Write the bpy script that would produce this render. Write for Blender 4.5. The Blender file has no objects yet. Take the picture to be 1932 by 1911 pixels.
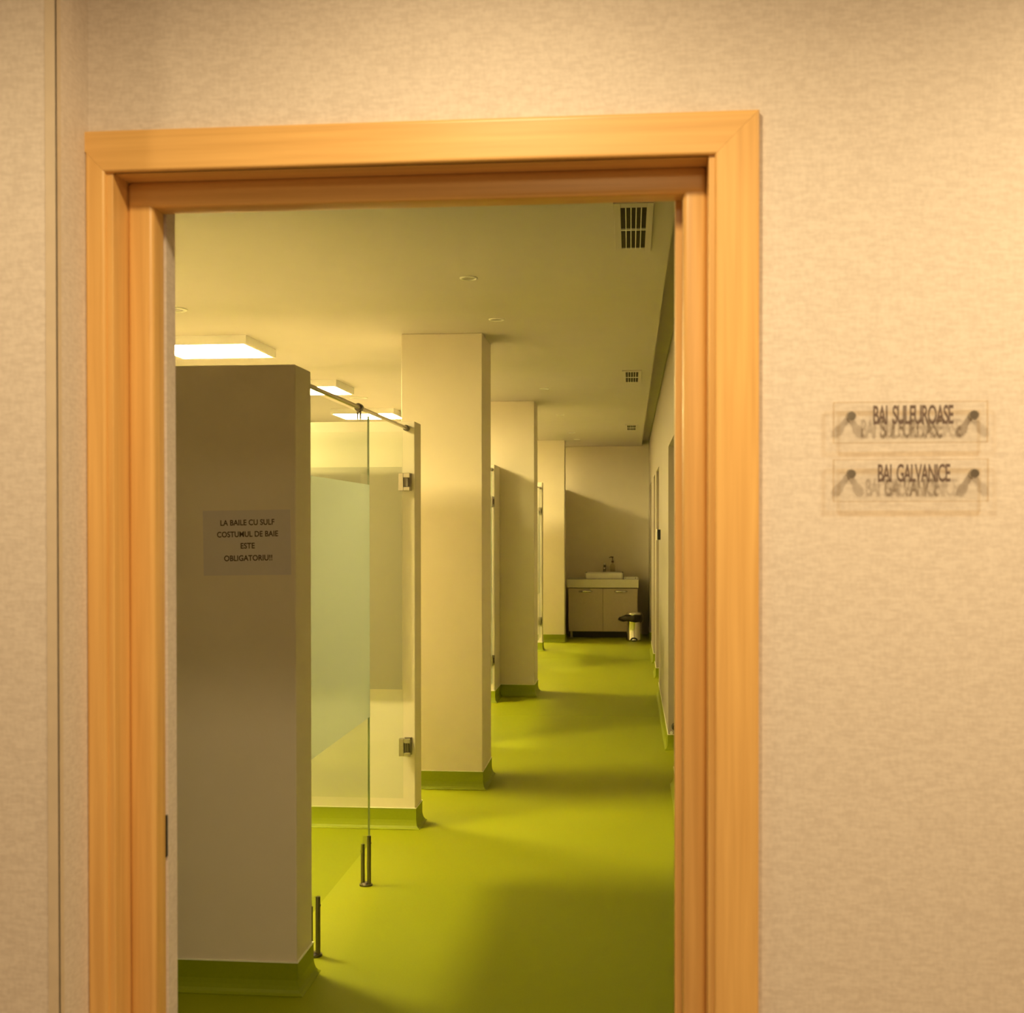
import bpy, bmesh, math, random
from mathutils import Matrix, Vector
PI = math.pi
random.seed(4)
C = bpy.context.scene.collection
S = bpy.context.scene

# ------------------------------------------------------------------ camera
cd = bpy.data.cameras.new('camera')
cam = bpy.data.objects.new('camera', cd); C.objects.link(cam)
YAW, PITCH, ROLL = 0.0957, -0.0095, 0.0008
cam.matrix_world = (Matrix.Translation((0, 0, 1.49)) @ Matrix.Rotation(YAW, 4, 'Z')
                    @ Matrix.Rotation(PI/2 + PITCH, 4, 'X') @ Matrix.Rotation(-ROLL, 4, 'Z'))
cd.sensor_fit = 'HORIZONTAL'; cd.sensor_width = 36.0
cd.lens = 2328.3 * 36.0 / 1932.0
cd.shift_y = 57.71 / 1932.0
cd.clip_start = 0.05
cd.dof.use_dof = True; cd.dof.focus_distance = 6.5; cd.dof.aperture_fstop = 6.5
S.camera = cam

# ------------------------------------------------------------------ world, exposure
w = bpy.data.worlds.new('world'); S.world = w; w.use_nodes = True
w.node_tree.nodes['Background'].inputs[0].default_value = (1.0, .78, .5, 1)
w.node_tree.nodes['Background'].inputs[1].default_value = 0.0
S.view_settings.view_transform = 'Standard'; S.view_settings.look = 'None'
S.view_settings.exposure = 0.0; S.view_settings.gamma = 1.0
try: S.view_settings.use_curve_mapping = False
except Exception: pass

PANEL_COL, PANEL_STR = (1.0, .765, .30), 140.0
HALL_COL = (1.0, .765, .42)

def lamp(name, kind, loc, energy, target=None, size=.1, cone=None, blend=.5):
    d = bpy.data.lights.new(name, kind); d.energy = energy; d.color = HALL_COL
    if kind == 'AREA': d.shape = 'DISK'; d.size = size
    else: d.shadow_soft_size = size
    if kind == 'SPOT': d.spot_size = cone; d.spot_blend = blend
    o = bpy.data.objects.new(name, d); C.objects.link(o); o.location = loc
    if target is not None:
        o.rotation_euler = (Vector(target) - Vector(loc)).to_track_quat('-Z', 'Y').to_euler()
    return o
# the hall's ceiling downlights and a wide fill light added overhead
for hx, he in ((-.28, 86), (1.22, 116), (-1.78, 44)):
    lamp('hall_downlight', 'SPOT', (hx, 1.30, 2.74), he, (hx, 1.45, 0.0), .065, math.radians(166), .85)
lamp('hall_fill_light', 'AREA', (.3, -.3, 2.72), 26, (.3, -.2, 0), .8)

# ------------------------------------------------------------------ materials
def nodes(name):
    m = bpy.data.materials.new(name); m.use_nodes = True
    nt = m.node_tree; b = nt.nodes['Principled BSDF']
    return m, nt, b
def mat(name, col, rough=.5, metal=0.0, var=.04, scale=30.0, bump=0.0, bscale=200.0, stretch=(1, 1, 1), spec=.5):
    m, nt, b = nodes(name)
    b.inputs['Roughness'].default_value = rough; b.inputs['Metallic'].default_value = metal
    b.inputs['Specular IOR Level'].default_value = spec
    tc = nt.nodes.new('ShaderNodeTexCoord'); mp = nt.nodes.new('ShaderNodeMapping')
    mp.inputs['Scale'].default_value = stretch
    nt.links.new(tc.outputs['Object'], mp.inputs['Vector'])
    n = nt.nodes.new('ShaderNodeTexNoise'); n.inputs['Scale'].default_value = scale; n.inputs['Detail'].default_value = 4
    nt.links.new(mp.outputs['Vector'], n.inputs['Vector'])
    r = nt.nodes.new('ShaderNodeValToRGB')
    r.color_ramp.elements[0].position = .3; r.color_ramp.elements[1].position = .7
    r.color_ramp.elements[0].color = tuple(c*(1-var) for c in col) + (1,)
    r.color_ramp.elements[1].color = tuple(min(1, c*(1+var)) for c in col) + (1,)
    nt.links.new(n.outputs['Fac'], r.inputs['Fac']); nt.links.new(r.outputs['Color'], b.inputs['Base Color'])
    if bump:
        n2 = nt.nodes.new('ShaderNodeTexNoise'); n2.inputs['Scale'].default_value = bscale; n2.inputs['Detail'].default_value = 3
        nt.links.new(mp.outputs['Vector'], n2.inputs['Vector'])
        bp = nt.nodes.new('ShaderNodeBump'); bp.inputs['Strength'].default_value = bump; bp.inputs['Distance'].default_value = .002
        nt.links.new(n2.outputs['Fac'], bp.inputs['Height']); nt.links.new(bp.outputs['Normal'], b.inputs['Normal'])
    return m
def wallpaper_mat():
    # woven wallpaper: short horizontal and vertical threads of two cream tones
    m, nt, b = nodes('woven_wallpaper')
    b.inputs['Roughness'].default_value = .55; b.inputs['Specular IOR Level'].default_value = .35
    tc = nt.nodes.new('ShaderNodeTexCoord')
    outs = []
    for sc in ((55, 55, 190), (150, 150, 75)):
        mp = nt.nodes.new('ShaderNodeMapping'); mp.inputs['Scale'].default_value = sc
        nt.links.new(tc.outputs['Object'], mp.inputs['Vector'])
        n = nt.nodes.new('ShaderNodeTexNoise'); n.inputs['Scale'].default_value = 1.0; n.inputs['Detail'].default_value = 2.5
        nt.links.new(mp.outputs['Vector'], n.inputs['Vector']); outs.append(n.outputs['Fac'])
    mx = nt.nodes.new('ShaderNodeMix'); mx.data_type = 'FLOAT'; mx.inputs[0].default_value = .4
    nt.links.new(outs[0], mx.inputs[2]); nt.links.new(outs[1], mx.inputs[3])
    r = nt.nodes.new('ShaderNodeValToRGB')
    r.color_ramp.elements[0].position = .38; r.color_ramp.elements[0].color = (.635, .55, .485, 1)
    r.color_ramp.elements[1].position = .62; r.color_ramp.elements[1].color = (.735, .65, .58, 1)
    nt.links.new(mx.outputs[0], r.inputs['Fac']); nt.links.new(r.outputs['Color'], b.inputs['Base Color'])
    bp = nt.nodes.new('ShaderNodeBump'); bp.inputs['Strength'].default_value = .35; bp.inputs['Distance'].default_value = .0015
    nt.links.new(mx.outputs[0], bp.inputs['Height']); nt.links.new(bp.outputs['Normal'], b.inputs['Normal'])
    return m
def wood_mat(name, stretch):
    m, nt, b = nodes(name)
    b.inputs['Roughness'].default_value = .38
    tc = nt.nodes.new('ShaderNodeTexCoord'); mp = nt.nodes.new('ShaderNodeMapping'); mp.inputs['Scale'].default_value = stretch
    nt.links.new(tc.outputs['Object'], mp.inputs['Vector'])
    n = nt.nodes.new('ShaderNodeTexNoise'); n.inputs['Scale'].default_value = 1.0; n.inputs['Detail'].default_value = 5; n.inputs['Distortion'].default_value = .3
    nt.links.new(mp.outputs['Vector'], n.inputs['Vector'])
    r = nt.nodes.new('ShaderNodeValToRGB')
    r.color_ramp.elements[0].position = .3; r.color_ramp.elements[0].color = (.66, .37, .115, 1)
    r.color_ramp.elements[1].position = .7; r.color_ramp.elements[1].color = (.80, .485, .165, 1)
    nt.links.new(n.outputs['Fac'], r.inputs['Fac']); nt.links.new(r.outputs['Color'], b.inputs['Base Color'])
    return m
def glass_mat(name, tint=(.95, .97, .95), gloss=1.0):
    m = bpy.data.materials.new(name); m.use_nodes = True; nt = m.node_tree; nt.nodes.clear()
    o = nt.nodes.new('ShaderNodeOutputMaterial'); t = nt.nodes.new('ShaderNodeBsdfTransparent'); g = nt.nodes.new('ShaderNodeBsdfGlossy')
    t.inputs[0].default_value = tint + (1,); g.inputs['Roughness'].default_value = .02
    f = nt.nodes.new('ShaderNodeFresnel'); f.inputs['IOR'].default_value = 1.45
    mu = nt.nodes.new('ShaderNodeMath'); mu.operation = 'MULTIPLY'; mu.inputs[1].default_value = gloss
    mx = nt.nodes.new('ShaderNodeMixShader')
    ge = nt.nodes.new('ShaderNodeNewGeometry'); iv = nt.nodes.new('ShaderNodeMath'); iv.operation = 'SUBTRACT'; iv.inputs[0].default_value = 1.0
    nt.links.new(ge.outputs['Backfacing'], iv.inputs[1])
    m3 = nt.nodes.new('ShaderNodeMath'); m3.operation = 'MULTIPLY'
    nt.links.new(f.outputs[0], mu.inputs[0]); nt.links.new(mu.outputs[0], m3.inputs[0]); nt.links.new(iv.outputs[0], m3.inputs[1])
    nt.links.new(m3.outputs[0], mx.inputs[0])
    nt.links.new(t.outputs[0], mx.inputs[1]); nt.links.new(g.outputs[0], mx.inputs[2]); nt.links.new(mx.outputs[0], o.inputs[0])
    return m
def frost_mat(name, col, clear, haze):
    # frosted privacy film: part see-through, part blurred, part milky
    m = bpy.data.materials.new(name); m.use_nodes = True; nt = m.node_tree; nt.nodes.clear()
    o = nt.nodes.new('ShaderNodeOutputMaterial')
    t = nt.nodes.new('ShaderNodeBsdfTransparent'); t.inputs[0].default_value = clear + (1,)
    rf = nt.nodes.new('ShaderNodeBsdfRefraction'); rf.inputs['Color'].default_value = clear + (1,)
    rf.inputs['Roughness'].default_value = .32; rf.inputs['IOR'].default_value = 1.03
    tl = nt.nodes.new('ShaderNodeBsdfTranslucent'); tl.inputs[0].default_value = col + (1,)
    d = nt.nodes.new('ShaderNodeBsdfDiffuse'); d.inputs[0].default_value = col + (1,)
    n = nt.nodes.new('ShaderNodeTexNoise'); n.inputs['Scale'].default_value = 400
    tc = nt.nodes.new('ShaderNodeTexCoord'); nt.links.new(tc.outputs['Object'], n.inputs['Vector'])
    mr = nt.nodes.new('ShaderNodeMapRange'); mr.inputs['To Min'].default_value = haze - .03; mr.inputs['To Max'].default_value = haze + .03
    nt.links.new(n.outputs['Fac'], mr.inputs['Value'])
    m1 = nt.nodes.new('ShaderNodeMixShader'); m1.inputs[0].default_value = .3
    nt.links.new(tl.outputs[0], m1.inputs[1]); nt.links.new(d.outputs[0], m1.inputs[2])
    m3 = nt.nodes.new('ShaderNodeMixShader'); m3.inputs[0].default_value = .45
    nt.links.new(t.outputs[0], m3.inputs[1]); nt.links.new(rf.outputs[0], m3.inputs[2])
    m2 = nt.nodes.new('ShaderNodeMixShader'); nt.links.new(mr.outputs[0], m2.inputs[0])
    nt.links.new(m3.outputs[0], m2.inputs[1]); nt.links.new(m1.outputs[0], m2.inputs[2]); nt.links.new(m2.outputs[0], o.inputs[0])
    return m
def emit_mat(name, col, st):
    m, nt, b = nodes(name)
    b.inputs['Base Color'].default_value = (.9, .9, .9, 1)
    b.inputs['Emission Color'].default_value = col + (1,); b.inputs['Emission Strength'].default_value = st
    return m

M = {}
M['paper_wall'] = wallpaper_mat()
M['paint'] = mat('cream_wall_paint', (.72, .66, .55), .6, var=.012, scale=9, bump=.12, bscale=260)
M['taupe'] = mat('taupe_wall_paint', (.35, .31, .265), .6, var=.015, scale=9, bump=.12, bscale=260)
M['ceiling'] = mat('white_ceiling_paint', (.52, .48, .465), .7, var=.012, scale=5)
M['hall_floor'] = mat('beige_hall_floor', (.42, .34, .26), .4)
M['lime'] = mat('lime_green_vinyl', (.262, .305, .0003), .5, var=.035, scale=180, bump=.05, bscale=500, spec=.35)
M['skirt'] = mat('green_skirting_vinyl', (.24, .295, .0008), .5, var=.03, scale=120, spec=.35)
M['lime_seam'] = mat('green_weld_seam', (.36, .42, .01), .5)
M['cap'] = mat('pale_cap_strip', (.80, .80, .62), .35)
M['wood_v'] = wood_mat('beech_laminate_upright', (70, 70, 2.2))
M['wood_h'] = wood_mat('beech_laminate_level', (2.2, 70, 70))
M['guard'] = mat('smooth_corner_guard', (.64, .53, .40), .35)
M['glass'] = glass_mat('clear_glass', (.955, .975, .955))
M['glass_edge'] = mat('green_glass_edge', (.20, .30, .20), .2)
M['acrylic'] = glass_mat('clear_acrylic', (.985, .985, .98), .8)
M['acrylic_edge'] = glass_mat('tinted_acrylic_edge', (.93, .88, .80), .5)
M['frost'] = frost_mat('frosted_film', (.47, .51, .50), (.92, .95, .91), .36)  # darker and tealer: grazing view through green glass put into the colour
M['frost_face_on'] = frost_mat('frosted_film_face_on', (.66, .63, .56), (.93, .93, .91), .30)  # same film seen face-on, without that grazing tint
M['steel'] = mat('brushed_steel', (.46, .43, .38), .3, 1.0, var=.06, scale=60)
M['bright_steel'] = mat('bright_satin_steel', (.72, .66, .58), .3, 1.0)
M['dark_steel'] = mat('dark_satin_steel', (.17, .155, .13), .35, 1.0)
M['chrome'] = mat('polished_chrome', (.78, .77, .74), .12, 1.0, var=.02)
M['black'] = mat('matt_black', (.012, .011, .010), .5)
M['bagblack'] = mat('black_plastic_bag', (.022, .017, .013), .38, bump=.6, bscale=40)
M['ink'] = mat('dark_brown_ink', (.055, .032, .018), .6)
M['ink_grey'] = mat('grey_vinyl_letters', (.13, .085, .07), .5)
M['sheet'] = mat('white_paper_sheet', (.60, .56, .56), .45, var=.01)
M['white_plastic'] = mat('white_plastic', (.78, .77, .73), .4, var=.01)
M['ceramic'] = mat('white_ceramic', (.80, .78, .74), .12, var=.01)
M['counter'] = mat('cream_counter_laminate', (.70, .67, .58), .35, var=.02)
M['cabinet'] = mat('greige_cabinet_front', (.50, .43, .36), .4, var=.03)
M['cabinet_side'] = mat('dark_cabinet_carcass', (.10, .08, .06), .5)
M['door_leaf'] = mat('grey_beige_door', (.52, .48, .40), .45)
M['soap'] = glass_mat('clear_bottle', (.86, .84, .76), .9)
M['pump'] = mat('dark_brown_pump', (.10, .055, .03), .35)
M['rubber'] = mat('dark_rubber', (.03, .035, .02), .5)
M['duct'] = mat('duct_shade_black', (.012, .011, .009), .7)
M['blade'] = mat('grey_vent_blade', (.055, .05, .04), .5)
M['lens'] = mat('dull_lamp_lens', (.22, .20, .16), .3)
M['panel_on'] = emit_mat('lit_panel_diffuser', PANEL_COL, PANEL_STR)

# ------------------------------------------------------------------ mesh helpers
def link(name, bm, m, parent=None, smooth=False, bev=0.0, seg=2):
    bmesh.ops.recalc_face_normals(bm, faces=bm.faces)
    me = bpy.data.meshes.new(name); bm.to_mesh(me); bm.free()
    for p in me.polygons: p.use_smooth = smooth
    o = bpy.data.objects.new(name, me); C.objects.link(o)
    for x in (m if isinstance(m, (list, tuple)) else [m]): me.materials.append(x)
    if parent is not None:
        o.parent = parent
    if bev:
        b = o.modifiers.new('bevel', 'BEVEL'); b.width = bev; b.segments = seg; b.limit_method = 'ANGLE'; b.angle_limit = math.radians(40)
    return o
def box(bm, x0, x1, y0, y1, z0, z1, mi=0):
    r = bmesh.ops.create_cube(bm, size=1.0)
    for v in r['verts']:
        v.co = Vector((x0 + (v.co.x + .5)*(x1-x0), y0 + (v.co.y + .5)*(y1-y0), z0 + (v.co.z + .5)*(z1-z0)))
    if mi:
        for f in {f for v in r['verts'] for f in v.link_faces}: f.material_index = mi
def B(*boxes):
    bm = bmesh.new()
    for b in boxes: box(bm, *b)
    return bm
def cyl(bm, p, q, r, r2=None, n=20):
    p, q = Vector(p), Vector(q); d = q - p
    g = bmesh.ops.create_cone(bm, cap_ends=True, segments=n, radius1=r, radius2=r if r2 is None else r2, depth=d.length)
    mt = Matrix.Translation((p + q)/2) @ d.to_track_quat('Z', 'Y').to_matrix().to_4x4()
    bmesh.ops.transform(bm, matrix=mt, verts=g['verts'])
def lathe(bm, prof, c=(0, 0, 0), n=32, rf=None, axis='Z'):
    rings = []
    for k, (r, z) in enumerate(prof):
        ring = []
        for i in range(n):
            a = 2*PI*i/n
            rr, zz = (r, z) if rf is None else rf(k, r, z, a)
            ring.append(bm.verts.new((c[0] + rr*math.cos(a), c[1] + rr*math.sin(a), c[2] + zz)))
        rings.append(ring)
    for a, b in zip(rings, rings[1:]):
        for i in range(n): bm.faces.new((a[i], a[(i+1) % n], b[(i+1) % n], b[i]))
    return rings
def capped(bm, rings):
    bm.faces.new(rings[0][::-1]); bm.faces.new(rings[-1])
def tube(bm, pts, r, n=12):
    pts = [Vector(p) for p in pts]; rings = []
    for i, p in enumerate(pts):
        t = (pts[min(i+1, len(pts)-1)] - pts[max(i-1, 0)]).normalized()
        q = t.to_track_quat('Z', 'Y').to_matrix()
        rings.append([bm.verts.new(p + q @ Vector((r*math.cos(2*PI*k/n), r*math.sin(2*PI*k/n), 0))) for k in range(n)])
    for a, b in zip(rings, rings[1:]):
        for i in range(n): bm.faces.new((a[i], a[(i+1) % n], b[(i+1) % n], b[i]))
    capped(bm, rings)
def prism_y(bm, poly, y0, y1):
    a = [bm.verts.new((x, y0, z)) for x, z in poly]; b = [bm.verts.new((x, y1, z)) for x, z in poly]
    bm.faces.new(a); bm.faces.new(b[::-1]); n = len(poly)
    for i in range(n): bm.faces.new((a[i], b[i], b[(i+1) % n], a[(i+1) % n]))
def sweep(bm, path, prof, closed=False):
    # prof: (outward offset, height); outward is to the right of the walking direction
    n = len(path); P = [Vector(p) for p in path]; offs = []
    for i in range(n):
        def nrm(a, b):
            d = (b - a).normalized(); return Vector((d.y, -d.x))
        if closed or 0 < i < n-1:
            n1, n2 = nrm(P[i-1], P[i]), nrm(P[i], P[(i+1) % n])
            k = (n1 + n2); offs.append(k / max(.2, k.dot(n1)))
        else:
            offs.append(nrm(P[0], P[1]) if i == 0 else nrm(P[-2], P[-1]))
    rings = [[bm.verts.new((p.x + o.x*d, p.y + o.y*d, z)) for d, z in prof] for p, o in zip(P, offs)]
    m = len(prof)
    for i in range(n if closed else n-1):
        a, b = rings[i], rings[(i+1) % n]
        for k in range(m): bm.faces.new((a[k], b[k], b[(k+1) % m], a[(k+1) % m]))
    if not closed: capped(bm, rings)
COVE = [(0, .001), (0, .10), (.004, .10), (.004, .045), (.0065, .030), (.010, .017), (.016, .008), (.024, .0025), (.024, .001)]
def swept(path, prof):
    q = bmesh.new(); sweep(q, path, prof); return q
CAP = [(.0002, .1001), (.0002, .104), (.0055, .104), (.0055, .1001)]
def tag(o, label, cat, group=None, kind=None):
    o['label'] = label; o['category'] = cat
    if group: o['group'] = group
    if kind: o['kind'] = kind
    return o
def empty(name, loc, label, cat, group=None, kind=None):
    o = bpy.data.objects.new(name, None); C.objects.link(o); o.location = loc; o.empty_display_size = .05
    return tag(o, label, cat, group, kind)
def part(name, bm, m, root, **k):
    # bm is in world space; move it into the space of the root Empty
    o = link(name, bm, m, root, **k)
    base = root
    off = Vector((0, 0, 0))
    while base is not None:
        off += base.location; base = base.parent
    o.data.transform(Matrix.Translation(-off))
    return o
def text_mesh(name, body, x0, x1, zc, h, y, m, parent, tilt=0.0, bold=0.0, spacing=1.0, ext=.0003):
    cu = bpy.data.curves.new('lettering', 'FONT'); cu.body = body; cu.size = 1.0; cu.offset = bold; cu.space_character = spacing
    cu.extrude = .002
    t = bpy.data.objects.new('lettering', cu); C.objects.link(t)
    bpy.context.view_layer.update()
    me = bpy.data.meshes.new_from_object(t.evaluated_get(bpy.context.evaluated_depsgraph_get()))
    C.objects.unlink(t); bpy.data.objects.remove(t); bpy.data.curves.remove(cu)
    xs = [v.co.x for v in me.vertices]; ys = [v.co.y for v in me.vertices]
    ax, bx, ay, by = min(xs), max(xs), min(ys), max(ys)
    for v in me.vertices:
        u = (v.co.x-ax)/(bx-ax) - .5; q = (v.co.y-ay)/(by-ay) - .5
        X, Z = u*(x1-x0), q*h
        X, Z = X*math.cos(tilt) - Z*math.sin(tilt), X*math.sin(tilt) + Z*math.cos(tilt)
        v.co = Vector(((x0+x1)/2 + X, y - (v.co.z + .002)/.004*ext, zc + Z))
    me.name = name; me.materials.clear(); me.materials.append(m)
    o = bpy.data.objects.new(name, me); C.objects.link(o); o.parent = parent
    if parent is not None: me.transform(Matrix.Translation(-parent.location))
    return o

# ------------------------------------------------------------------ shell of the rooms
ZC = 2.572; ZS = 2.648; XW = .25; XL = -3.35; YE = 16.95
YF = 2.173           # face of the hall wall
def struct(name, bm, m, label, cat, **k):
    return tag(link(name, bm, m, **k), label, cat, kind='structure')

struct('floor', B((XL-.1, .75, 2.25, YE+.1, -.1, 0)), M['lime'], 'lime green vinyl floor running down the bath room corridor', 'floor')
fl = bpy.data.objects['floor']
for y in (9.62, 13.75):
    link('weld_seam', B((XL+.1, XW-.04, y-.003, y+.003, -.002, .0006)), M['lime_seam'], fl)
struct('floor_hall', B((-3.2, 3.2, -2.1, 2.25, -.1, 0)), M['hall_floor'], 'beige floor of the hall in front of the doorway', 'floor')
struct('ceiling', B((XL-.1, .152, 2.335, YE+.1, ZC, ZC+.06)), M['ceiling'], 'white painted ceiling over the green floored corridor', 'ceiling')
struct('ceiling_strip', B((.10, XW+.3, 2.335, YE+.1, ZS, ZS+.06)), M['ceiling'], 'narrow raised ceiling strip in shade along the right wall', 'ceiling')
struct('ceiling_hall', B((-3.2, 3.2, -2.1, 2.335, 2.78, 2.86)), M['ceiling'], 'ceiling of the hall in front of the doorway', 'ceiling')

# wall with the doorway: a front layer that holds the frame and a rear layer whose edge shows behind it
struct('wall_front', B((-.984, -.955, YF, 2.292, 0, 2.78), (.155, 3.1, YF, 2.292, 0, 2.78), (-.955, .155, YF, 2.292, 2.152, 2.78),
                       (-3.35, -.884, 2.292, 2.338, 0, 2.78), (.0955, 3.1, 2.292, 2.338, 0, 2.78), (-.884, .0955, 2.292, 2.338, 2.12, 2.78)),
       M['paper_wall'], 'cream woven wallpaper wall around the wooden doorway', 'wall')
struct('wall_left_pier', B((-3.1, -.984, 2.045, 2.292, 0, 2.78)), M['paper_wall'], 'wallpapered pier jutting forward at the left of the doorway', 'wall')
struct('wall_hall_back', B((-3.2, 3.2, -2.2, -2.1, 0, 2.78)), M['paper_wall'], 'hall wall opposite the doorway', 'wall')
struct('wall_hall_left', B((-3.2, -3.1, -2.1, 2.292, 0, 2.78)), M['paper_wall'], 'left end wall of the hall', 'wall')
struct('wall_hall_right', B((3.1, 3.2, -2.1, 2.338, 0, 2.78)), M['paper_wall'], 'right end wall of the hall', 'wall')

# right wall of the corridor with its door recesses
REC = [(7.13, 8.235), (10.95, 12.08), (12.63, 13.42), (14.87, 16.1)]
ZD = 2.012; XR = XW + .16
bm = bmesh.new(); y = 2.338
for a, b in REC + [(YE+.1, None)]:
    box(bm, XW, XR, y, a, 0, ZS)
    if b: box(bm, XW, XR, a, b, ZD, ZS); y = b
box(bm, XR, XR+.12, 2.338, YE+.1, 0, ZS)
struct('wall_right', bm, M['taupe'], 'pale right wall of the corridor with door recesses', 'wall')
struct('wall_end', B((XL, XR, YE, YE+.12, 0, ZS)), M['paint'], 'cream end wall behind the washbasin', 'wall')
struct('wall_left', B((XL-.12, XL, 2.338, YE+.1, 0, ZC)), M['taupe'], 'outer wall behind the bath stalls', 'wall')  # unseen wall, coloured taupe to cut bounced light
path = []
y = 2.338
for a, b in REC:
    path += [(XW, y), (XW, a), (XR, a)]
    o = tag(link('baseboard_right', swept(path[::-1], COVE), M['skirt']), 'green coved skirting on a stretch of the right wall', 'skirting', 'right wall skirtings', 'structure')
    link('cap_strip', swept(path[::-1], CAP), M['cap'], o)
    path = [(XR, b)]; y = b
path += [(XW, y), (XW, YE)]
o = tag(link('baseboard_right', swept(path[::-1], COVE), M['skirt']), 'green coved skirting on a stretch of the right wall', 'skirting', 'right wall skirtings', 'structure')
link('cap_strip', swept(path[::-1], CAP), M['cap'], o)
for i, (a, b) in enumerate(REC):
    d = tag(link('door_%d' % (i+2), B((XR-.045, XR-.001, a+.03, b-.03, .012, ZD-.03)), M['door_leaf'], bev=.003), 'plain closed door deep in a right wall recess', 'door', 'right wall doors', 'structure')
    q = bmesh.new(); cyl(q, (XR-.09, a+.10, 1.02), (XR-.044, a+.10, 1.02), .011); tube(q, [(XR-.085, a+.10, 1.02), (XR-.085, a+.15, 1.02), (XR-.085, a+.22, 1.018)], .009)
    link('door_handle', q, M['steel'], d, smooth=True)

def block(name, x0, x1, y0, y1, z1, label, cat, sides):
    o = struct(name, B((x0, x1, y0, y1, 0, z1)), M['paint'], label, cat, bev=.004)
    # outward to the right of travel = clockwise seen from above is inward, so go counter-clockwise
    loop = [(x0, y0), (x1, y0), (x1, y1), (x0, y1)]
    q = bmesh.new(); sweep(q, loop, COVE, True); link('skirting', q, M['skirt'], o)
    q = bmesh.new(); sweep(q, loop, CAP, True); link('cap_strip', q, M['cap'], o)
    return o
P = -1.055
block('partition_wall', XL+.04, P, 3.825, 4.013, 2.0, 'nearest low partition wall, holding the printed notice', 'partition', 0)
block('partition_wall', XL+.04, P+.004, 5.972, 6.148, 2.0, 'low partition wall behind the glass screen, in front of the first tall column', 'partition', 0)
block('partition_wall', XL+.04, -1.134, 8.25, 8.43, 2.0, 'low partition wall hidden behind the first tall column', 'partition', 0)
block('partition_wall', XL+.04, -1.134, 10.286, 10.706, 2.0, 'thick low partition wall butting against the front of the second tall column', 'partition', 0)
block('partition_wall', XL+.04, -1.041, 12.62, 12.80, 2.0, 'low partition wall hidden behind the second tall column', 'partition', 0)
block('partition_wall', XL+.04, -1.041, 14.59, 14.76, 2.0, 'low partition wall just before the furthest column', 'partition', 0)
block('column', -1.291, -.831, 6.90, 7.335, ZC, 'nearest floor to ceiling cream column left of the corridor', 'column', 0)
block('column', -1.291, -.833, 10.71, 11.09, ZC, 'second floor to ceiling cream column, midway down the corridor', 'column', 0)
block('column', -1.291, -.836, 15.69, 15.99, ZC, 'furthest floor to ceiling column, beside the washbasin unit', 'column', 0)
struct('partition_screen', B((-1.06, -.93, 16.0, YE, 0, 2.0)), M['paint'], 'low wall between the furthest column and the end wall', 'partition')

# ------------------------------------------------------------------ door frame of the near doorway
dr = empty('door_1', (-.40, 2.2, 0), 'orange beech door frame without a leaf, in the wallpapered wall', 'door frame', kind='structure')
CY0, CY1 = 2.157, YF
def casing(poly, m):
    q = bmesh.new(); prism_y(q, poly, CY0, CY1)
    e = []
    for ed in q.edges:
        a, b = ed.verts
        if abs(a.co.y-CY0) < 1e-6 and abs(b.co.y-CY0) < 1e-6:
            dx, dz = abs(a.co.x-b.co.x), abs(a.co.z-b.co.z)
            if (dx < 1e-6 or dz < 1e-6) and max(dx, dz) > .3: e.append(ed)
    bmesh.ops.bevel(q, geom=e, offset=.007, segments=4, profile=.6, affect='EDGES')
    return part('casing', q, m, dr)
g = .0004
casing([(-.984, 2.205), (-.984, 2.167), (-.947, 2.13), (.145, 2.13), (.221, 2.205)], M['wood_h'])
casing([(-.984, 0), (-.947, 0), (-.947, 2.13-g), (-.984, 2.167-g)], M['wood_v'])
casing([(.145, 0), (.221, 0), (.221, 2.205-g), (.145, 2.13-g)], M['wood_v'])
def jamb(boxes, stop, m, name):
    q = B(*boxes)
    o = part(name, q, m, dr, bev=.0015)
    s = bmesh.new(); box(s, *stop)
    o2 = part('stop', s, m, dr, bev=.009, seg=4, smooth=True)
    return o
jamb([(-.955, -.935, 2.166, 2.292, 0, 2.150)], (-.936, -.886, 2.231, 2.291, -.03, 2.13), M['wood_v'], 'jamb')
jamb([(.135, .155, 2.166, 2.292, 0, 2.150)], (.094, .136, 2.231, 2.291, -.03, 2.13), M['wood_v'], 'jamb')
jamb([(-.935, .135, 2.166, 2.292, 2.130, 2.150)], (-.935, .135, 2.229, 2.2905, 2.083, 2.131), M['wood_h'], 'header')
part('lining', B((.082, .0953, 2.2915, 2.338, 0, 2.1195)), M['wood_v'], dr, bev=.0015)
part('strike_plate', B((-.8866, -.8848, 2.283, 2.2925, .855, .935)), M['black'], dr)

# corner guard on the pier's edge
q = bmesh.new()
box(q, -1.003, -.9825, 2.0435, 2.0452, 0, 2.78); box(q, -.9842, -.9825, 2.0435, 2.060, 0, 2.78)
struct('trim_1', q, M['guard'], 'smooth cream corner guard on the edge of the left pier', 'trim')

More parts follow.
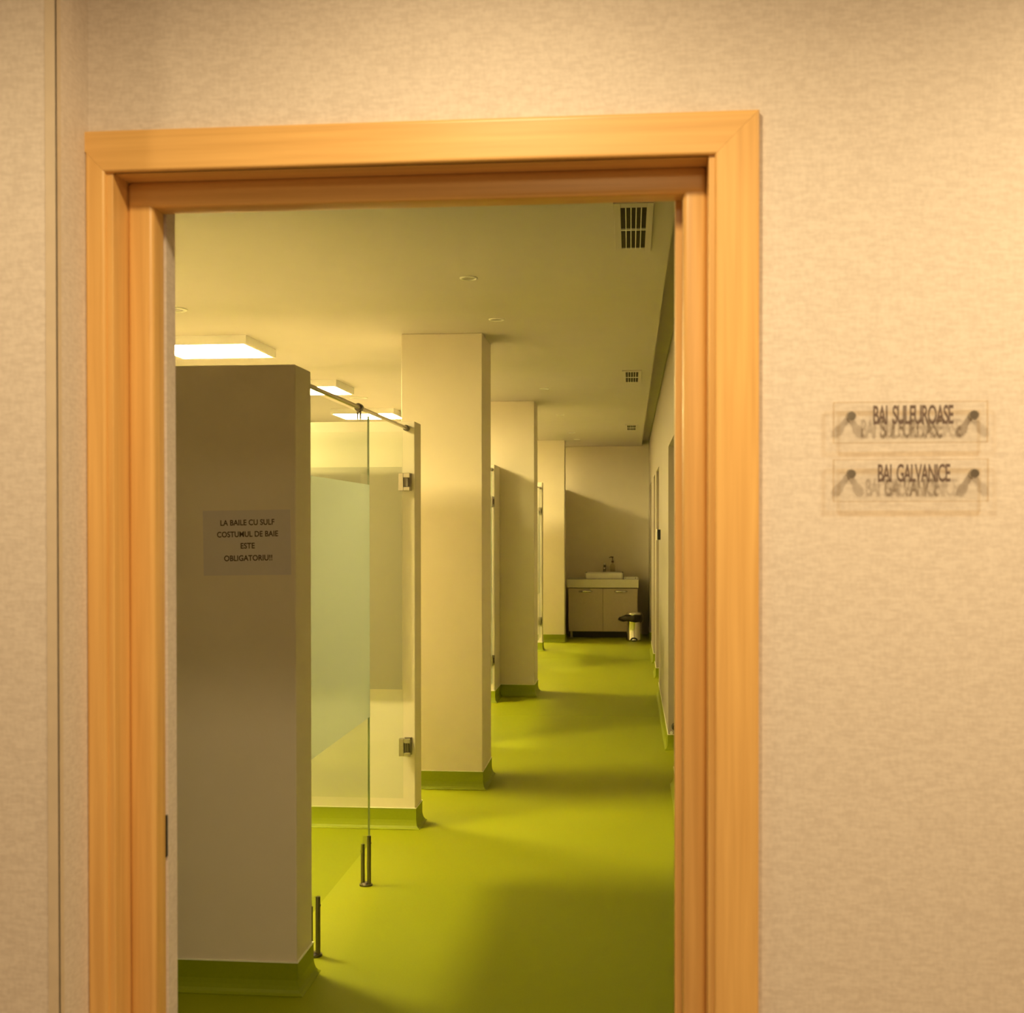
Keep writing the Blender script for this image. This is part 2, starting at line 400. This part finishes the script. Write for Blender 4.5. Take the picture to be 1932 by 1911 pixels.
# ------------------------------------------------------------------ hall signs
def sign(body, x0, x1, z0, z1, tx0, tx1, tz0, tz1, label):
    yp = YF - .0145
    t = empty('door_sign', ((x0+x1)/2, YF, z0), label, 'sign', 'acrylic signs by the door')
    part('acrylic_plate', B((x0, x1, yp-.003, yp+.003, z0, z1)), M['acrylic'], t, bev=.001)
    ew = .0014
    part('plate_edge', B((x0, x1, yp-.0031, yp+.0031, z0-ew, z0), (x0, x1, yp-.0031, yp+.0031, z1, z1+ew), (x0-ew, x0, yp-.0031, yp+.0031, z0-ew, z1+ew), (x1, x1+ew, yp-.0031, yp+.0031, z0-ew, z1+ew)), M['acrylic_edge'], t)
    text_mesh('lettering', body, tx0, tx1, (tz0+tz1)/2, tz1-tz0, yp-.0032, M['ink_grey'], t, bold=.02, spacing=.88)
    zc = z0 + (z1-z0)*.66
    for sx in (x0+.028, x1-.023):
        q = bmesh.new()
        cyl(q, (sx, YF, zc), (sx, yp-.0035, zc), .0055, n=16); cyl(q, (sx, yp-.0085, zc), (sx, yp-.0035, zc), .0075, .0085, 20)
        part('standoff_screw', q, M['steel'], t, smooth=False)
sign('BAI  SULFUROASE', .347, .601, 1.631, 1.699, .412, .545, 1.661, 1.694, 'upper clear acrylic sign on the wall reading BAI SULFUROASE')
sign('BAI  GALVANICE', .347, .602, 1.531, 1.601, .420, .540, 1.563, 1.594, 'lower clear acrylic sign on the wall reading BAI GALVANICE')

# ------------------------------------------------------------------ notice on the nearest partition
yp = 3.825
t = empty('paper_notice', (-1.214, yp, 1.33), 'printed paper notice stuck on the nearest partition wall, about bathing costumes', 'notice')
tilt = .022
q = B((-.1425, .1425, -.0011, -.0001, -.1035, .1035))
bmesh.ops.rotate(q, verts=q.verts, cent=(0, 0, 0), matrix=Matrix.Rotation(-tilt*.6, 3, 'Y'))
bmesh.ops.translate(q, verts=q.verts, vec=(-1.214, yp, 1.4355))
part('sheet', q, M['sheet'], t)
for body, xa, xb, zc in (('LA BAILE CU SULF', -1.300, -1.124, 1.500), ('COSTUMUL DE BAIE', -1.311, -1.112, 1.463),
                         ('ESTE', -1.234, -1.188, 1.426), ('OBLIGATORIU!!', -1.288, -1.131, 1.387)):
    text_mesh('lettering', body, xa, xb, zc, .0185, yp-.0012, M['ink'], t, tilt=tilt, bold=.022, spacing=1.02)

# ------------------------------------------------------------------ lights and ceiling fittings
def panel_light(x, y, label):
    t = empty('panel_light', (x, y, ZC), label, 'ceiling light', 'square ceiling panels over the stalls')
    h = .297; z1 = ZC; z0 = ZC - .05
    q = bmesh.new()
    box(q, x-h, x+h, y-h, y-h+.016, z0, z1); box(q, x-h, x+h, y+h-.016, y+h, z0, z1)
    box(q, x-h, x-h+.016, y-h+.016, y+h-.016, z0, z1); box(q, x+h-.016, x+h, y-h+.016, y+h-.016, z0, z1)
    part('frame', q, M['white_plastic'], t)
    part('diffuser', B((x-h+.016, x+h-.016, y-h+.016, y+h-.016, z0+.003, z0+.008)), M['panel_on'], t)
for y, lab in ((4.95, 'lit square ceiling panel over the nearest stall, out of sight behind the door frame'),
               (7.135, 'largest lit square ceiling panel in view, above the nearest partition wall'),
               (9.295, 'lit square ceiling panel half hidden by the nearest partition wall, behind the rail'),
               (11.53, 'lit square ceiling panel crossed by the rail clamp, just left of the nearest column'),
               (13.75, 'lit square ceiling panel over the third stall, hidden behind the columns'),
               (15.95, 'lit square ceiling panel beside the end wall, hidden behind the furthest column')):
    panel_light(-2.47, y, lab)

def downlight(x, y, r, label):
    t = empty('downlight', (x, y, ZC), label, 'downlight', 'unlit round ceiling downlights')
    q = bmesh.new()
    lathe(q, [(r, 0), (r, -.003), (r*.93, -.006), (r*.76, -.0065), (r*.72, -.001), (r*.72, 0)], (x, y, ZC), 32)
    part('trim_ring', q, M['white_plastic'], t, smooth=True)
    q = bmesh.new(); g = lathe(q, [(r*.70, -.0002), (r*.70, -.0022), (r*.35, -.0032), (.001, -.0036)], (x, y, ZC), 28); capped(q, g)
    part('lens', q, M['lens'], t, smooth=True)
for x, y, r, lab in ((-.704, 5.36, .040, 'unlit round downlight nearest the doorway, high in the ceiling'),
                     (-.699, 6.45, .042, 'unlit round downlight just in front of the nearest column top'),
                     (-.680, 9.75, .041, 'unlit round downlight between the first and second column tops'),
                     (-.683, 12.05, .041, 'unlit round downlight beyond the second column top'),
                     (-.680, 14.40, .041, 'small unlit round downlight last but one before the end wall'),
                     (-.668, 15.55, .041, 'small unlit round downlight furthest away, by the last column top'),
                     (-2.283, 5.99, .078, 'wide round ceiling fitting cut off by the left door jamb'),
                     (-2.290, 10.28, .080, 'wide round ceiling fitting between two lit ceiling panels')):
    downlight(x, y, r, lab)

def vent(y0, y1, label):
    xa, xb = -.034, .055; fx = .024; fy = .055; zt = ZC; zb = ZC - .010
    t = empty('ceiling_vent', ((xa+xb)/2, (y0+y1)/2, ZC), label, 'air vent', 'ceiling air vents')
    part('frame', B((xa-fx, xa, y0-fy, y1+fy, zb+.003, zt), (xb, xb+fx, y0-fy, y1+fy, zb+.003, zt), (xa, xb, y0-fy, y0, zb+.003, zt), (xa, xb, y1, y1+fy, zb+.003, zt)), M['ceiling'], t, bev=.0015)
    part('shade_sheet', B((xa, xb, y0, y1, zt-.0015, zt-.0003)), M['duct'], t)  # black sheet standing in for the shade inside the opening, no hole cut
    q = bmesh.new(); n = int((y1-y0)/.0125)
    for k in range(n):
        y = y0 + (k+.5)*(y1-y0)/n
        box(q, xa, xb, y-.0022, y+.0022, zt-.0045, zt-.0016)
    part('louvre_blades', q, M['blade'], t)
    for k in range(1, 5):
        x = xa + k*(xb-xa)/5
        part('bar', B((x-.0017, x+.0017, y0, y1, zb+.001, zt-.0045)), M['white_plastic'], t)
    ym = (y0+y1)/2
    part('cross_bar', B((xa, xb, ym-.006, ym+.006, zb, zt-.004)), M['white_plastic'], t)
vent(4.21, 4.825, 'nearest ceiling air vent, cut by the top of the door frame')
vent(8.72, 9.33, 'middle ceiling air vent along the right edge of the ceiling')
vent(13.37, 14.02, 'furthest ceiling air vent along the right edge of the ceiling')

# ------------------------------------------------------------------ glass stalls
ZG0, ZG1 = .160, 1.946
def rail(x, y0, y1, z, yc, label, flange_near=True):
    t = empty('support_rail', (x, y0, z), label, 'rail', 'steel rails over the stall fronts')
    q = bmesh.new(); cyl(q, (x, y0, z), (x, y1, z), .0085, n=20); part('bar', q, M['bright_steel'], t, smooth=True)
    for ya, yb in ((y0, y0+.018), (y1-.03, y1)):
        q = bmesh.new(); cyl(q, (x, ya, z), (x, yb, z), .015, n=24); part('end_flange', q, M['dark_steel'], t)
    q = bmesh.new(); cyl(q, (x, yc-.014, z), (x, yc+.014, z), .0165, n=24)
    cyl(q, (x, yc, z-.012), (x, yc, z-.0195), .0095, .009, 16); box(q, x-.0075, x-.0042, yc-.009, yc+.009, z-.048, z-.019); box(q, x+.0042, x+.0075, yc-.009, yc+.009, z-.048, z-.019)
    part('clamp', q, M['dark_steel'], t)
def post(x, y, t):
    # base disc and two steel legs that grip the pane between them
    q = bmesh.new()
    cyl(q, (x, y, 0), (x, y, .007), .027, n=28); cyl(q, (x, y, .007), (x, y, .014), .020, .015, 28)
    for dx, zt in ((-.0132, .172), (.0132, .206)):
        cyl(q, (x+dx, y, .008), (x+dx, y, zt), .0084, n=20)
        cyl(q, (x+dx*.4, y, zt-.03), (x+dx*1.75, y, zt-.03), .0035, n=12)
    part('floor_post', q, M['dark_steel'], t)
def screen(x, y0, y1, label, fz=(.69, 1.66), ZG1=ZG1):
    t = empty('glass_screen', (x, y0, 0), label, 'glass screen', 'fixed glass screens of the stalls')
    part('pane', B((x-.004, x+.004, y0, y1, ZG0, ZG1)), M['glass'], t)
    part('edge', B((x-.0041, x+.0041, y1, y1+.0015, ZG0, ZG1)), M['glass_edge'], t)
    part('frosted_film', B((x+.0043, x+.0052, y0, y1+.001, fz[0], fz[1])), M['frost'], t)
    post(x, y1-.06, t); post(x, y0+.16, t)
def glass_door(x, yw, width, hz, label, fz):
    # open inwards, flat along the partition whose front is at yw; hinged at x
    yg = yw - .042
    t = empty('glass_door', (x, yg, 0), label, 'glass door', 'open glass doors of the stalls')
    part('pane', B((x-.012-width, x-.012, yg-.004, yg+.004, ZG0, ZG1)), M['glass'], t)
    part('frosted_film', B((x-.014-width, x-.016, yg+.0043, yg+.0052, fz[0], fz[1])), M['frost_face_on'], t)
    for z in hz:
        hx0, hx1 = x-.030, x+.025; h = .043
        q = B((hx0, hx0+.024, yg-.014, yg-.0045, z-h, z+h), (hx0+.024, hx1, yg-.014, yg-.0045, z+.021, z+h), (hx0+.024, hx1, yg-.014, yg-.0045, z-h, z-.025),
              (hx0, x-.002, yg+.0056, yg+.012, z-h, z+h))
        hg = part('hinge', q, M['steel'], t, bev=.0015)
        q = bmesh.new(); cyl(q, (x+.013, yg+.003, z-.0245), (x+.013, yg+.003, z+.0205), .0105, n=20)
        box(q, x-.0105, x+.008, yg-.003, yg+.010, z-.0245, z+.0205)
        part('barrel', q, M['dark_steel'], hg)
        q = B((x-.012, x+.025, yw-.008, yw-.0002, z-h, z+h), (x+.004, x+.021, yg+.010, yw-.008, z-.0245, z+.0205))
        part('wall_plate', q, M['steel'], hg, bev=.001)
def glass_door_shut(x, y0, yw, hz, label, fz, ZG1=ZG1):
    t = empty('glass_door', (x, yw, 0), label, 'glass door', 'shut glass doors of the stalls')
    y1 = yw - .012
    part('pane', B((x-.004, x+.004, y0, y1, ZG0, ZG1)), M['glass'], t)
    part('edge', B((x-.0041, x+.0041, y1, y1+.0015, ZG0, ZG1)), M['glass_edge'], t)
    part('frosted_film', B((x-.0052, x-.0043, y0+.002, y1-.002, fz[0], fz[1])), M['frost'], t)
    for z in hz:
        h = .043
        q = B((x-.030, x-.006, yw-.009, yw-.0003, z-h, z+h), (x-.006, x+.025, yw-.009, yw-.0003, z+.021, z+h), (x-.006, x+.025, yw-.009, yw-.0003, z-h, z-.025))
        hg = part('hinge', q, M['steel'], t, bev=.0015)
        q = bmesh.new(); cyl(q, (x+.013, yw-.012, z-.0245), (x+.013, yw-.012, z+.0205), .0105, n=20)
        part('barrel', q, M['dark_steel'], hg)
        q = B((x+.0045, x+.012, yw-.075, yw-.024, z-h, z+h), (x-.012, x-.0055, yw-.075, yw-.024, z-h, z+h))
        part('clamp_plate', q, M['steel'], hg, bev=.001)
rail(-1.09, 4.013, 5.972, 1.966, 4.90, 'long steel rail over the nearest glass screen')
screen(-1.09, 4.016, 5.075, 'nearest frosted glass screen standing on steel floor posts')
glass_door(-1.092, 5.972, .86, (1.702, .409), 'nearest glass door, swung flat against the partition behind the glass screen', (.69, 1.775))
rail(-1.157, 8.43, 10.286, 1.957, 9.37, 'steel rail ending beside the second column')
screen(-1.157, 8.433, 9.50, 'glass screen of the second stall, hidden behind the nearest column', ZG1=1.937)
glass_door_shut(-1.157, 9.51, 10.286, (1.690, .361), 'shut glass door hinged just left of the second column', (.69, 1.66), 1.937)
rail(-1.066, 12.80, 14.59, 1.932, 13.75, 'steel rail ending near the furthest column')
screen(-1.066, 12.803, 13.87, 'glass screen of the third stall, hidden behind the second column', ZG1=1.912)
glass_door_shut(-1.066, 13.88, 14.59, (1.660, .359), 'shut glass door hinged on the partition before the furthest column', (.69, 1.66), 1.912)

# ------------------------------------------------------------------ washbasin unit at the far end
YV = 16.32
t = empty('vanity_cabinet', (-.36, YV, 0), 'greige two door washbasin cabinet on short legs at the corridor end', 'cabinet')
part('body', B((-.817, .094, YV+.019, YE-.03, .087, .666)), M['cabinet_side'], t)
part('plinth', B((-.815, .092, YV+.10, YV+.12, .0, .087)), M['black'], t)
for xa, xb, ha, hb in ((-.815, -.3635, -.676, -.505), (-.3595, .092, -.206, -.045)):
    d = part('door', B((xa, xb, YV, YV+.018, .089, .655)), M['cabinet'], t, bev=.0015)
    q = bmesh.new()
    tube(q, [(ha + (hb-ha)*k/8, YV - .024*math.sin(PI*k/8)**.6 - .001, .617) for k in range(9)], .0075, 10)
    bmesh.ops.scale(q, vec=(1, 1, 1.6), space=Matrix.Translation((0, 0, -.617)), verts=q.verts)
    part('handle', q, M['chrome'], d, smooth=True)
for x in (-.780, .058):
    for y in (YV+.05, YE-.10):
        q = bmesh.new(); cyl(q, (x, y, 0), (x, y, .012), .021, n=20); cyl(q, (x, y, .012), (x, y, .087), .017, n=20)
        part('leg', q, M['steel'], t)
tag(link('countertop', B((-.838, .108, YV-.03, YE-.002, .668, .778)), M['counter'], bev=.003), 'thick cream countertop carrying the white washbasin', 'countertop')
# basin
q = bmesh.new()
def ring(x0, x1, y0, y1, z, r, n=6):
    vs = []
    for cx, cy, a0 in ((x1-r, y1-r, 0), (x0+r, y1-r, PI/2), (x0+r, y0+r, PI), (x1-r, y0+r, 1.5*PI)):
        for k in range(n+1):
            a = a0 + PI/2*k/n; vs.append(q.verts.new((cx + r*math.cos(a), cy + r*math.sin(a), z)))
    return vs
bx0, bx1, by0, by1 = -.603, -.095, YV+.05, YV+.49
L = [ring(bx0+.012, bx1-.012, by0+.012, by1-.012, .7785, .03), ring(bx0+.003, bx1-.003, by0+.003, by1-.003, .80, .035), ring(bx0, bx1, by0, by1, .852, .035),
     ring(bx0+.003, bx1-.003, by0+.003, by1-.003, .860, .033), ring(bx0+.014, bx1-.014, by0+.014, by1-.085, .860, .03), ring(bx0+.020, bx1-.020, by0+.020, by1-.091, .852, .03),
     ring(bx0+.045, bx1-.045, by0+.045, by1-.115, .800, .05), ring(bx0+.20, bx1-.20, by0+.16, by1-.22, .792, .02)]
for a, b in zip(L, L[1:]):
    n = len(a)
    for i in range(n): q.faces.new((a[i], a[(i+1) % n], b[(i+1) % n], b[i]))
q.faces.new(L[0][::-1]); q.faces.new(L[-1])
wb = empty('wash_basin', (-.349, YV+.27, .7785), 'white rectangular washbasin set on the cream countertop', 'washbasin')
part('bowl', q, M['ceramic'], wb, smooth=True)
q = bmesh.new(); cyl(q, (-.349, YV+.24, .792), (-.349, YV+.24, .796), .022, n=20); part('drain', q, M['chrome'], wb)
t = empty('faucet', (-.348, YV+.45, .860), 'short chrome basin tap at the back of the washbasin', 'tap')
y = YV + .45
q = bmesh.new(); cyl(q, (-.348, y, .8602), (-.348, y, .866), .025, n=24); cyl(q, (-.348, y, .866), (-.348, y, .955), .0195, n=24); part('body', q, M['dark_steel'], t, smooth=False)
q = bmesh.new(); cyl(q, (-.348, y-.005, .925), (-.348, y-.125, .912), .0125, .011, 20); part('spout', q, M['chrome'], t)
q = bmesh.new(); cyl(q, (-.348, y, .956), (-.348, y, .970), .0195, .017, 24); box(q, -.355, -.341, y-.075, y+.004, .970, .980); part('lever', q, M['chrome'], t, bev=.002)
t = empty('soap_dispenser', (-.243, YE-.075, .778), 'clear soap bottle with a dark pump behind the washbasin', 'soap dispenser')
c = (-.243, YE-.075, .7782)
q = bmesh.new(); g = lathe(q, [(.030, 0), (.036, .006), (.036, .150), (.030, .175), (.014, .190), (.013, .205)], c, 28); capped(q, g); part('bottle', q, M['soap'], t, smooth=True)
q = bmesh.new(); cyl(q, (c[0], c[1], c[2]+.2052), (c[0], c[1], c[2]+.228), .0165, n=20); cyl(q, (c[0], c[1], c[2]+.228), (c[0], c[1], c[2]+.272), .006, n=12)
box(q, c[0]-.024, c[0]+.012, c[1]-.010, c[1]+.010, c[2]+.270, c[2]+.286); tube(q, [(c[0]-.01, c[1], c[2]+.279), (c[0]-.036, c[1]-.01, c[2]+.278), (c[0]-.044, c[1]-.012, c[2]+.268)], .005, 8)
part('pump', q, M['pump'], t)
t = empty('soap_tray', (0, YV+.12, .778), 'small pale tray lying on the right end of the countertop', 'tray')
q = B((-.082, .090, YV+.03, YV+.22, .7782, .784), (-.082, .090, YV+.03, YV+.036, .784, .803), (-.082, .090, YV+.214, YV+.22, .784, .803), (-.082, -.076, YV+.036, YV+.214, .784, .803), (.084, .090, YV+.036, YV+.214, .784, .803))
part('dish', q, M['white_plastic'], t, bev=.001)
for x in (-.064, .068):
    q = bmesh.new(); cyl(q, (x, YV+.026, .7925), (x, YV+.030, .7925), .006, n=12); part('stud', q, M['pump'], t)

# pedal bin
bc = (.045, 15.98, 0)
t = empty('pedal_bin', bc, 'small steel pedal bin with a black bag hanging out, before the washbasin cabinet', 'bin')
q = bmesh.new(); g = lathe(q, [(.094, .002), (.097, .010), (.097, .022), (.0955, .026), (.0955, .330), (.098, .336)], bc, 40); capped(q, g); part('body', q, M['chrome'], t, smooth=True)
q = bmesh.new(); g = lathe(q, [(.099, .337), (.102, .342), (.102, .352), (.098, .362), (.085, .370), (.04, .376), (.002, .377)], bc, 40); capped(q, g); part('lid', q, M['chrome'], t, smooth=True)
def bag_rf(k, r, z, a):
    left = max(0, math.cos(a - PI))**6
    rr = r + .004*math.sin(9*a + k) + (.0 if k in (0,) else .088*left*(.55 + .45*math.sin(PI*k/7)))
    zz = z + (.006*math.sin(5*a + 2*k)) - .020*left*(k > 0) + .012*left*(k >= 4) - .014*max(0, math.cos(a + .9))*(k > 2)
    return rr, zz
q = bmesh.new(); lathe(q, [(.0985, .333), (.106, .334), (.113, .322), (.116, .305), (.115, .285), (.111, .268), (.106, .262), (.0985, .264)], bc, 60, bag_rf)
part('bin_bag', q, M['bagblack'], t, smooth=True)
q = bmesh.new()
tube(q, [(bc[0] + .040*math.cos(PI*k/12), bc[1] - .0975 - .010*math.sin(PI*k/12), .018 + .026*math.sin(PI*k/12)) for k in range(13)], .009, 8)
part('pedal_slot', q, M['black'], t, smooth=True)
q = B((bc[0]-.030, bc[0]+.030, bc[1]-.122, bc[1]-.093, .006, .012)); part('pedal', q, M['black'], t, bev=.002)

# ------------------------------------------------------------------ small fittings on the right wall
t = empty('wall_thermostat', (XW, 10.42, 1.369), 'small dark box with a pale face on the right wall between door recesses', 'wall control')
part('housing', B((XW-.026, XW-.0003, 10.378, 10.463, 1.369, 1.454)), M['black'], t, bev=.001)
part('face_plate', B((XW-.034, XW-.0262, 10.374, 10.467, 1.365, 1.458)), M['white_plastic'], t, bev=.001)
t = empty('door_stop', (XW+.045, 8.235, .145), 'dark rubber door stop low in the nearest right wall recess', 'door stop')
q = bmesh.new(); cyl(q, (XW+.05, 8.2345, .155), (XW+.05, 8.185, .155), .030, .024, 24); part('buffer', q, M['rubber'], t)
q = bmesh.new(); cyl(q, (XW+.02, 8.2345, .115), (XW+.02, 8.215, .115), .009, n=16); part('screw_base', q, M['white_plastic'], t)
